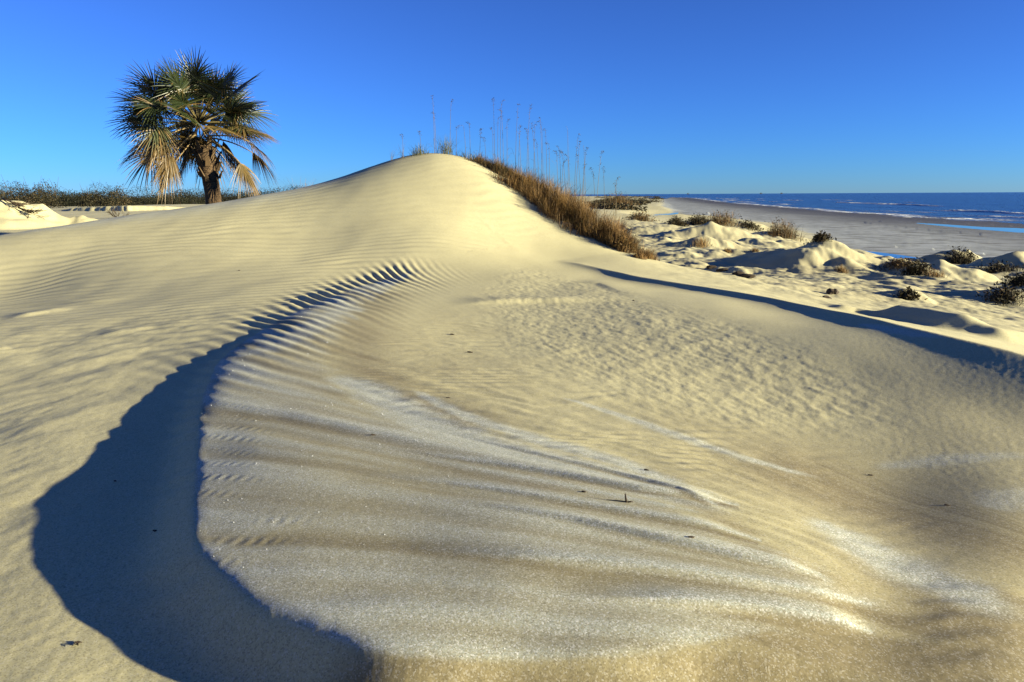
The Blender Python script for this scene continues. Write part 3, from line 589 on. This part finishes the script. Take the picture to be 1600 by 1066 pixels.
def build_palm():
    px, py, ztop, xtop = TAB['palm']; zb = ground(px, py)[0]-.15
    root = empty('palm_tree', (px, py, zb), 'cabbage palm with a shaggy green and brown crown behind the left dune ridge', 'palm tree')
    H = ztop-zb; lean = xtop-px
    def axis(t): return Vector((lean*t+.05*math.sin(t*3), .06*math.sin(2*t), H*t))
    tr = MB(); N = 46; K = 22; vs = []; fs = []
    for i in range(N):
        t = i/(N-1); c = axis(t); r = .222+.05*(1-t)**4+.04*sstep(.55, .9, t)+.006*math.sin(i*2.4)
        for k in range(K):
            w = 2*math.pi*k/K; rr = r*(1+.03*noise(np.array([w*2.0+3]), np.array([t*9.]), 90)[0]+.02*noise(np.array([w*5.]), np.array([t*26.]), 91)[0])
            vs.append(c+Vector((rr*math.cos(w), rr*math.sin(w), 0)))
    for i in range(N-1):
        for k in range(K): fs.append((i*K+k, i*K+(k+1) % K, (i+1)*K+(k+1) % K, (i+1)*K+k))
    fs.append(tuple((N-1)*K+k for k in range(K))); tr.add(vs, fs); tr.build('trunk', [M_BARK], root)
    # old leaf bases under the crown
    for i in range(30):
        t = R.uniform(.66, 1.0); a = i*2.4+R.uniform(-.2, .2); c = axis(t); o = Vector((math.cos(a), math.sin(a), 0)); s = Vector((-math.sin(a), math.cos(a), 0))
        b = MB(); L = R.uniform(.16, .34); p = c+o*.235; q = p+o*(L*.55)+Vector((0, 0, L)); w = .075
        b.add([p-s*w, p+s*w, p+s*w+o*.05, p-s*w+o*.05, q-s*w*.45, q+s*w*.45, q+s*w*.45+o*.022, q-s*w*.45+o*.022],
              [(0, 1, 5, 4), (2, 3, 7, 6), (1, 2, 6, 5), (3, 0, 4, 7), (4, 5, 6, 7), (3, 2, 1, 0)], 0, R.uniform(.2, 1)); b.build('leaf_base', [M_BOOT], root, False)
    top = axis(1.0)+Vector((0, 0, .25))
    cr = top+Vector((-.12, 0, .38))
    # green fans fill a rounded crown
    n = 74
    for i in range(n):
        q = (i+.5)/n; se = 1-1.42*q; el = math.asin(max(-1, min(1, se)))+R.uniform(-.1, .1); az = i*2.39996+R.uniform(-.25, .25)
        left = -math.cos(az); front = -math.sin(az)
        if el < -.05 and left < -.1: continue
        if el < .2 and abs(math.cos(az)) < .6 and front > -.3: continue
        dry = (.02+1.25*max(0, q-.36))*(1.1 if left < 0 else .7)
        frond('live', az, el, R.uniform(.78, 1.12)*(1+.12*max(0, left))*(.72 if el > 1.05 else 1.14 if el > .35 else 1), R.uniform(.80, 1.02), R.uniform(.25, .6)+.22*q, 'frond', root, cr, R.uniform(-1.4, 1.4), dry)
    # dead fans hanging below it, mostly on the left
    for i in range(26):
        az = i*2.39996+.4+R.uniform(-.3, .3); left = -math.cos(az); front = -math.sin(az); el = math.radians(R.uniform(-42, 4))
        if left < .15 and R.random() < .6: continue
        if abs(math.cos(az)) < .6 and front > -.4: continue
        o = frond('dead', az, el, R.uniform(.65, 1.05), R.uniform(.6, .85), R.uniform(.7, 1.3), 'dead_frond', root, cr+Vector((0, 0, R.uniform(-.35, .1))), R.uniform(-1, 1), R.uniform(.45, .8))
        o['label'] = 'brown dead frond hanging under the crown'
    for az, el, pl, L in ((-.15, .10, 1.35, .7), (.1, -.12, 1.35, .7), (-.35, -.38, 1.35, .7), (.15, -.55, 1.3, .65)):
        o = frond('dead', az, el, pl, L, 1.0, 'dead_frond', root, top, R.uniform(-.6, .6), .55); o['label'] = 'brown dead frond standing out on the right of the crown'
    st = MB(); st.tube([top+Vector((-.3, -.3, -.2)), top+Vector((-.65, -.45, -.65)), top+Vector((-.95, -.5, -1.05)), top+Vector((-1.2, -.5, -1.5))], [.02, .018, .015, .01], 5, 0, 1.)
    for i in range(40):
        p = top+Vector((-.9, -.5, -1.0))+Vector((-.3, 0, -.5))*R.random()
        st.ribbon([p, p+Vector((R.uniform(-.1, .05), R.uniform(-.08, .08), -.12)), p+Vector((R.uniform(-.12, .05), R.uniform(-.1, .1), -.26))], [.02, .025, .004], (1, .4, 0), 0, R.uniform(.5, 1))
    st.build('dead_flower_stalk', [M_STEM], root)
build_palm()
# ---------------------------------------------------------------- grasses
def blade(mb, p, h, lean, az, w, tint, n=4, curl=1.):
    d = Vector((math.cos(az), math.sin(az), 0)); pts = []
    for i in range(n):
        t = i/(n-1); pts.append(Vector(p)+d*(lean*h*t**1.6)+Vector((0, 0, h*(t-.28*lean*curl*t**2.4))))
    mb.ribbon(pts, [w, w*.9, w*.65, w*.12][:n] if n == 4 else [w, w*.7, w*.1], (-math.sin(az+.6), math.cos(az+.6), 0), 0, tint)
def build_dune_grass():
    ln = np.array(TAB['grass_line']); hs = TAB['grass_height']; mb = MB(); seg = np.hypot(*np.diff(ln, axis=0).T); cum = np.concatenate([[0], np.cumsum(seg)])
    N = 30000; s = NR.uniform(0, cum[-1], N); off = NR.triangular(-.45, .25, 1.15, N)*(1-.6*(s/cum[-1])**2)
    qx = np.interp(s, cum, ln[:, 0]); qy = np.interp(s, cum, ln[:, 1]); q = np.interp(s, cum, np.arange(len(ln)))
    t = np.gradient(ln, axis=0); nx = np.interp(q, np.arange(len(ln)), t[:, 1]); ny = np.interp(q, np.arange(len(ln)), -t[:, 0]); L = np.hypot(nx, ny)
    x = qx-off*nx/L*(1); y = qy-off*ny/L
    cl = fbm(x*1.7, y*1.7, 81, 3); keep = (cl > -.16+.5*np.clip(-off, 0, 1)+NR.uniform(-.12, .12, N)); x, y, q, cl, off = x[keep], y[keep], q[keep], cl[keep], off[keep]
    z = ground(x, y); hh = np.interp(q, np.arange(len(hs)), hs)
    for i in range(len(x)):
        h = hh[i]*R.uniform(.4, 1.1)*(.8+1.0*max(-.3, cl[i]))*(1 if off[i] > 0 else .6)
        tint = min(1, max(0, .38+.35*R.uniform(-1, 1)+.5*cl[i]-(.25 if q[i] < 1.5 else 0)))
        blade(mb, (x[i], y[i], z[i]-.02), h, R.uniform(.1, .9), R.uniform(0, 6.28), R.uniform(.005, .010), tint, 4 if R.random() < .5 else 3)
    return tag(mb.build('dune_grass', [M_GRASS]), 'dense rusty brown beach grass down the right shoulder of the dune', kind='stuff')
build_dune_grass()
def build_tuft(x, y, w, h, style, label):
    mb = MB(); z0 = ground(x, y)[0]
    mat, lo, hi, wid, num = {'green': (M_GREEN, .1, .9, .007, 130), 'thin': (M_OAT, 0, .8, .005, 12), 'brown': (M_GRASS, .3, .9, .008, 160), 'tan': (M_GRASS, .45, 1, .008, 240), 'red': (M_GRASS, 0, .62, .010, 520), 'dark': (M_DARK, 0, 1, .012, 420)}[style]
    wid *= max(1, y/17)**.75
    sp_ = .08 if style == 'thin' else .24; gx = NR.normal(0, w*sp_, num); gy = NR.normal(0, w*sp_*.85, num); gz = ground(x+gx, y+gy)
    for i in range(num):
        hh = h*(1-min(.75, (abs(gx[i])/(w*.55))**2*.8))*R.uniform(.5, 1.15)
        blade(mb, (gx[i], gy[i], gz[i]-z0-.03), hh, R.uniform(.1, .95), R.uniform(0, 6.28), wid*R.uniform(.7, 1.3), R.uniform(lo, hi), 4 if y < 25 else 3)
        if style in ('dark', 'red') and i % 2 == 0:
            p = Vector((gx[i]*1.1, gy[i]*1.1, gz[i]-z0+hh*R.uniform(.2, .9))); a = R.uniform(0, 6.28); r = wid*R.uniform(2, 4.5)
            mb.add([p, p+Vector((math.cos(a)*r, math.sin(a)*r, r*.4)), p+Vector((math.cos(a+1.9)*r, math.sin(a+1.9)*r, r*1.1))], [(0, 1, 2)], 0, R.uniform(lo, hi))
    o = mb.build('grass_tuft' if style in ('green', 'thin', 'brown', 'tan') else 'beach_bush', [mat]); o.location = (x, y, z0)
    return tag(o, label, 'grass tuft' if style in ('green', 'thin', 'brown', 'tan') else 'bush', 'tufts and bushes on the sand')
for tf in TAB['tufts']: build_tuft(*tf)
# ---------------------------------------------------------------- sea oats
def sea_oat(i, x, y, h, label):
    z = ground(x, y)[0]-.03; root = empty('sea_oat', (x, y, z), label, 'sea oat', 'sea oat stalks against the sky')
    h += .03; az = R.uniform(2.2, 4.2) if R.random() < .6 else R.uniform(-1, 1); bend = R.uniform(.0, .06); d = Vector((math.cos(az), math.sin(az), 0)); n = 9
    pts = [d*(bend*h*(k/(n-1))**2.2)+Vector((0, 0, h*.93*k/(n-1))) for k in range(n)]
    nod = R.uniform(.03, .11); pts += [pts[-1]+d*nod*.4+Vector((0, 0, h*.05)), pts[-1]+d*nod+Vector((0, 0, h*.055))]
    b = MB(); b.tube(pts, [.0054-.0034*k/(len(pts)-1) for k in range(len(pts))], 4, 0, R.uniform(.1, .8)); b.build('stalk', [M_OAT], root)
    if i % 7 != 6:
        sd = MB(); full = R.uniform(.4, 1.)
        for k in range(int(10+16*full)):
            t = R.uniform(.70, 1.); q = t*(len(pts)-1); j = min(int(q), len(pts)-2); p = pts[j].lerp(pts[j+1], q-j)
            a = R.uniform(0, 6.28); o = Vector((math.cos(a), math.sin(a), R.uniform(-.6, .9))).normalized(); l = R.uniform(.03, .055); s = o.cross(Vector((0, 0, 1))).normalized()*R.uniform(.006, .011); c = p+o*.012
            sd.add([c, c+o*l*.5+s, c+o*l, c+o*l*.5-s, c+o*l*.5+Vector((0, 0, .004))], [(0, 1, 4), (1, 2, 4), (2, 3, 4), (3, 0, 4)], 0, R.uniform(0, .7))
        sd.build('seed_head', [M_OAT], root)
    for k in range(R.randint(1, 3)):
        lf = MB(); t = R.uniform(.08, .55); q = t*(n-1); p = pts[int(q)]; a = R.uniform(0, 6.28); e = Vector((math.cos(a), math.sin(a), 0)); l = R.uniform(.25, .5)
        lf.ribbon([p+e*(l*.85*u)+Vector((0, 0, l*(.9*u-1.25*u*u))) for u in (0, .2, .4, .6, .8, 1)], [.006, .008, .008, .006, .004, .001], (-e.y, e.x, .2), 0, R.uniform(.1, .9)); lf.build('leaf', [M_OAT], root)
    return root
_ord = 'first second third fourth fifth sixth seventh eighth ninth tenth eleventh twelfth thirteenth fourteenth fifteenth sixteenth seventeenth eighteenth nineteenth twentieth'.split()
def ordinal(k):
    return _ord[k] if k < 20 else ('twenty-' if k < 30 else 'thirty-' if k < 40 else 'forty-')+_ord[k % 10] if (k+1) % 10 else {30: 'thirtieth', 40: 'fortieth'}[k+1]
top_ = [o_ for o_ in TAB['sea_oats'] if o_[0]/o_[1] < -.02]; sh_ = [o_ for o_ in TAB['sea_oats'] if o_[0]/o_[1] >= -.02]
for lst, where in ((top_, 'on the dune top'), (sh_, 'along the grassy shoulder')):
    for i, (x, y, h) in enumerate(sorted(lst, key=lambda q: q[0]/q[1])):
        sea_oat(i, x, y, h, ('tall ' if h > 1.3 else 'short ' if h < .75 else '')+'sea oat stalk, '+ordinal(i)+' from the left of those '+where)
# ---------------------------------------------------------------- far vegetation
def leaf_cloud(name, label, x, y, hts, dens, size, mat, seed, rx=1.6):
    """scrub that reads as one mass: leaf-sized faces heaped in uneven mounds"""
    rg = np.random.default_rng(seed); V = []; T = []
    z0 = ground(x, y)
    for i in range(len(x)):
        n = int(dens*rg.uniform(.7, 1.3)); h = hts[i]*rg.uniform(.7, 1.15); r = rx*rg.uniform(.7, 1.4)
        a = rg.uniform(0, 2*math.pi, n); b = np.arccos(rg.uniform(-.1, 1, n)); rad = rg.uniform(.35, 1.0, n)**.4*(1+.10*np.sin(a*3+i)*np.sin(b*4))
        c = np.stack([x[i]+r*rad*np.sin(b)*np.cos(a), y[i]+r*rad*np.sin(b)*np.sin(a), z0[i]-.1+h*rad*np.cos(b)], 1)
        u = rg.normal(size=(n, 3)); u /= np.linalg.norm(u, axis=1)[:, None]; w = np.cross(u, rg.normal(size=(n, 3))); w /= np.linalg.norm(w, axis=1)[:, None]
        s = (size*rg.uniform(.5, 1.3, n))[:, None]
        V.append(np.stack([c-u*s*.5, c+w*s*.4, c+u*s*.5], 1).reshape(-1, 3)); T.append(np.repeat(np.clip(rg.uniform(0, 1, n)*.8+.2*rg.uniform(-1, 1), 0, 1), 3))
    V = np.concatenate(V); T = np.concatenate(T); me = mesh_np(name, V, np.arange(len(V)).reshape(-1, 3), False)
    at = me.attributes.new('tint', 'FLOAT', 'POINT'); at.data.foreach_set('value', T.astype(np.float32))
    return link(name, me, mat)
ny = 120; ty = NR.uniform(88, 116, ny); tx = ty*(np.linspace(-.86, -.27, ny)+NR.uniform(-.01, .01, ny))
th = NR.uniform(1.3, 2.9, ny)+.9*fbm(tx*.07, ty*.03, 83, 2)
tag(leaf_cloud('treeline', '', tx, ty, th, 1500, .17, M_TREE, 3, 2.9), 'low dark maritime thicket along the horizon behind the palm', kind='stuff')
for k, (bx, by, bh, br, lab) in enumerate(((-43, 62, 2.4, 2.4, 'tall dark bush at the left edge behind the sand bank'), (-39.5, 63, 2.3, 2.0, 'dark bush with twiggy top second from the left edge'), (-36.2, 66, 1.9, 2.2, 'rounder dark bush third from the left edge'))):
    o = leaf_cloud('shrub', '', np.full(7, bx)+NR.normal(0, br*.5, 7), np.full(7, by)+NR.normal(0, .7, 7), np.full(7, bh), 420, .16, M_DARK, 20+k, br*.55); tag(o, lab, 'bush', 'bushes at the left edge')
    sm = MB()
    for j in range(12):
        a = R.uniform(0, 6.28); p = Vector((bx+R.uniform(-br, br), by+R.uniform(-.5, .5), ground(bx, by)[0]+bh*.4)); q = p+Vector((math.cos(a)*.6, math.sin(a)*.3, bh*R.uniform(.4, .85))); sm.tube([p, p.lerp(q, .5)+Vector((.06, 0, .05)), q], [.02, .014, .006], 4, 0, .2)
    w_ = sm.build('twig', [M_TWIG], o)
hy = np.concatenate([NR.uniform(170, 420, 110), NR.uniform(420, 1500, 90)]); hx = hy*(.115+NR.uniform(0, 1, 200)*.085*np.clip(hy/420, .55, 1.0))
tag(leaf_cloud('coastal_scrub', '', hx, hy, np.full(200, 1.5), 130, .8, M_DARK, 5, 4.0), 'dark brown scrub far down the shore below the horizon', kind='stuff')
# ---------------------------------------------------------------- pools on the beach
def pool_mat():
    m = NT('still_water'); m.b.inputs['Specular IOR Level'].default_value = .5
    return m.out((.01, .02, .035), .03, m.bump(m.noise(5, 2), .05, .02))
M_POOL = pool_mat()
for lev, pts in TAB['pools']:
    c = catmull(pts+pts[:1], 5)[:-1]
    me = bpy.data.meshes.new('tidal_pool'); me.from_pydata([(a, b, lev) for a, b in c], [], [tuple(range(len(c)))]); tag(link('tidal_pool', me, M_POOL), 'shallow pool of water lying on the beach', kind='structure')
# ---------------------------------------------------------------- washed up and blown bits
def chunk(name, x, y, size, tint, label, cat, group=None, sink=.25, seed=1):
    bm = bmesh.new(); bmesh.ops.create_icosphere(bm, subdivisions=2, radius=1)
    for v in bm.verts:
        n = noise(np.array([v.co.x*1.7+seed]), np.array([v.co.y*1.7+v.co.z*2.3]), seed)[0]; v.co = v.co*(1+.55*n)
        v.co = Vector((v.co.x*size[0], v.co.y*size[1], v.co.z*size[2]))
    me = bpy.data.meshes.new(name); bm.to_mesh(me); bm.free(); at = me.attributes.new('tint', 'FLOAT', 'POINT'); at.data.foreach_set('value', [tint+.3*R.random() for _ in me.vertices])
    o = link(name, me, M_TWIG); o.location = (x, y, ground(x, y)[0]+size[2]*(1-2*sink)); o.rotation_euler = (R.uniform(-.2, .2), R.uniform(-.2, .2), R.uniform(-.5, .1)); return tag(o, label, cat, group)
SP = TAB['spots']
for k, ((x, y), sz, lab) in enumerate(zip(SP['driftwood'], ((.16, .07, .07), (.20, .08, .07), (.13, .06, .06), (.15, .06, .05)),
        ('dark driftwood stub leftmost in the row of four on the smooth slope', 'long driftwood stub second from the left on the smooth slope', 'driftwood stub third from the left, right of the gap', 'rightmost driftwood stub of the row on the smooth slope'))):
    chunk('driftwood', x, y, sz, .1, lab, 'driftwood', 'driftwood stubs on the slope', .3, 3+k)
for k, ((x, y), lab) in enumerate(zip(SP['clump'], ('left of the two round dark clumps in the right valley', 'right of the two round dark clumps in the right valley', 'flat dark clump just in front of the two round ones'))):
    chunk('seaweed_clump', x, y, (.07, .07, .06 if k < 2 else .025), 0, lab, 'clump', 'dark clumps in the right valley', .3, 13+k)
CHIPS = ('standing for a curved shadow right of and below the upright twig', 'at far right beside a faint pale streak', 'just left of the upright twig', 'in the upper left of the frosted patch', 'on smooth tan sand, upper of two left of the pitted patch', 'on smooth tan sand, lower of two left of the pitted patch',
         'at the upper edge of the frosted patch', 'on bare rippled sand above the upright twig', 'in the upper part of the long left shadow', 'in the lower part of the long left shadow', 'alone on the rippled left dune face', 'on the dim slope at far right, nearest the frame edge', 'on the pitted slope near the long ridge shadow')
for k, (x, y) in enumerate(SP['chip']):  # first chip is a dark piece placed for a curved shadow
    s = .008 if y < 5 else .014
    chunk('wood_chip', x, y, (s*R.uniform(1, 2), s*.6, s*.5), 0, 'tiny dark wood chip '+CHIPS[k], 'chip', 'tiny dark wood chips on the sand', .3, 23+k)
x, y = SP['twig'][0]; z = ground(x, y)[0]; tw = MB()
tw.tube([(0, 0, -.01), (-.006, .0, .02), (-.009, .002, .042)], [.006, .005, .003], 5, 0, 0); tw.tube([(.002, 0, .001), (.016, -.004, .006), (.028, -.002, .003)], [.004, .0035, .002], 5, 0, 0); tw.tube([(-.002, .003, .002), (-.05, .014, .004), (-.09, .026, .002)], [.0022, .002, .001], 5, 0, .2)
o = tw.build('twig', [M_TWIG]); o.location = (x, y, z); o.scale = (.8, .8, .8); tag(o, 'small upright dark twig stuck in the frosted sand', 'twig')
x, y = SP['leaf'][0]; z = ground(x, y)[0]; lf = MB()
for k in range(7):
    a = R.uniform(0, 6.28); p = Vector((R.uniform(-.012, .012), R.uniform(-.01, .01), .004)); e = Vector((math.cos(a), math.sin(a), 0)); lf.ribbon([p, p+e*.014+Vector((0, 0, .008)), p+e*.028+Vector((0, 0, .002))], [.006, .013, .003], (-e.y, e.x, .4), 0, R.uniform(0, .3))
o = lf.build('dead_leaf', [M_TWIG]); o.location = (x, y, z); o.scale = (.6, .6, .6); tag(o, 'crumpled dark dead leaf beside the long shadow', 'leaf')
def twiggy(mb, p, d, l, r, depth):
    q = p+d*l; m = p.lerp(q, .5)+Vector((R.uniform(-1, 1), R.uniform(-1, 1), R.uniform(-1, 1)))*l*.12
    mb.tube([p, m, q], [r, r*.85, r*.6], 4, 0, R.uniform(0, .6))
    if depth:
        for k in range(R.randint(2, 3)):
            e = (d+Vector((R.uniform(-1, 1), R.uniform(-1, 1), R.uniform(-.5, .7)))*.8).normalized(); twiggy(mb, p.lerp(q, R.uniform(.5, 1)), e, l*R.uniform(.55, .8), r*.6, depth-1)
x, y = SP['bush'][0]; db = MB()
for k in range(9):
    a = R.uniform(0, 6.28); twiggy(db, Vector((0, 0, -.05)), Vector((math.cos(a)*.9, math.sin(a)*.5, R.uniform(.3, 1))).normalized(), .32, .012, 3)
o = db.build('dead_bush', [M_TWIG]); o.location = (x, y, ground(x, y)[0]); tag(o, 'leafless dead bush on the sand left of the palm', 'dead bush')
x, y = SP['branch'][0]; z = ground(x, y)[0]
for k, (dx, lab) in enumerate(((-.5, 'upper bare root sprawling down the sand bank at the left edge'), (.15, 'lower bare root reaching farthest down the sand bank'))):
    br = MB()
    for j in range(4): 
        p = Vector((0, 0, .05)); d = Vector((1, -.25+.12*j, -.30-.06*j)).normalized()
        twiggy(br, p, d, .55, .022, 3)
    o = br.build('bare_root', [M_TWIG]); o.location = (x+dx, y-.1*k, ground(x+dx, y-.1*k)[0]+.12); tag(o, lab, 'root', 'bare roots on the sand bank')
# ---------------------------------------------------------------- specks of boats on the horizon
for k, ((x, y), lab) in enumerate(zip(TAB['boats'], ('leftmost of three tiny dark boats on the sea horizon', 'middle of three tiny dark boats on the sea horizon', 'rightmost of three tiny dark boats on the sea horizon'))):
    s = 9000/math.hypot(x, y); x, y = x*s, y*s; r = empty('boat', (x, y, -5), lab, 'boat', 'boats on the horizon'); b = MB()
    b.add([(-14, -4, -.5), (14, -4, -.5), (19, -4, 5), (-16, -4, 4.5), (-14, 4, -.5), (14, 4, -.5), (19, 4, 5), (-16, 4, 4.5)], [(0, 1, 2, 3), (5, 4, 7, 6), (1, 5, 6, 2), (4, 0, 3, 7), (3, 2, 6, 7), (4, 5, 1, 0)], 0, 0); b.build('hull', [M_TWIG], r, False)
    b = MB(); b.add([(-9, -3, 4.6), (3, -3, 4.6), (2, -3, 12), (-8, -3, 12), (-9, 3, 4.6), (3, 3, 4.6), (2, 3, 12), (-8, 3, 12)], [(0, 1, 2, 3), (5, 4, 7, 6), (1, 5, 6, 2), (4, 0, 3, 7), (3, 2, 6, 7), (4, 5, 1, 0)], 0, 0); b.build('wheelhouse', [M_TWIG], r, False)
    b = MB(); b.tube([(5, 0, 4.6), (5, 0, 22)], .5, 5, 0, 0); b.build('mast', [M_TWIG], r)
# ---------------------------------------------------------------- loose frost crystals that catch the sun
def build_crystals():
    op = np.array(TAB['lobe_outline']); rg = np.random.default_rng(4); n = 9000
    x = rg.uniform(op[:, 0].min(), op[:, 0].max(), n); y = rg.uniform(op[:, 1].min(), op[:, 1].max(), n)
    k = inside_poly(x, y, TAB['lobe_outline']) & (rg.uniform(0, 1, n) < np.clip(2.2/y, .25, 1)**1.6); x, y = x[k][:420], y[k][:420]; z = ground(x, y); s = (0.0005+.0011*rg.uniform(0, 1, len(x))**2.2)*np.clip(y/2.4, .8, 2.2)
    d = np.array([(1, 0, 0), (0, 1, 0), (-1, 0, 0), (0, -1, 0), (0, 0, 1.2), (0, 0, -1)]); F = np.array([(0, 1, 4), (1, 2, 4), (2, 3, 4), (3, 0, 4), (1, 0, 5), (2, 1, 5), (3, 2, 5), (0, 3, 5)])
    a = rg.uniform(0, 6.28, len(x)); c, q = np.cos(a), np.sin(a)
    V = np.stack([d[None, :, 0]*c[:, None]-d[None, :, 1]*q[:, None], d[None, :, 0]*q[:, None]+d[None, :, 1]*c[:, None], np.repeat(d[None, :, 2], len(x), 0)], -1)*s[:, None, None]+np.stack([x, y, z+s*.6], 1)[:, None, :]
    m = NT('frost_crystal'); m.b.inputs['Specular IOR Level'].default_value = .6
    o = link('frost_crystals', mesh_np('frost_crystals', V.reshape(-1, 3), (F[None]+6*np.arange(len(x))[:, None, None]).reshape(-1, 3), False), m.out((.8, .82, .84), .25)); tag(o, 'scattered glinting frost crystals on the sand', kind='stuff')
build_crystals()
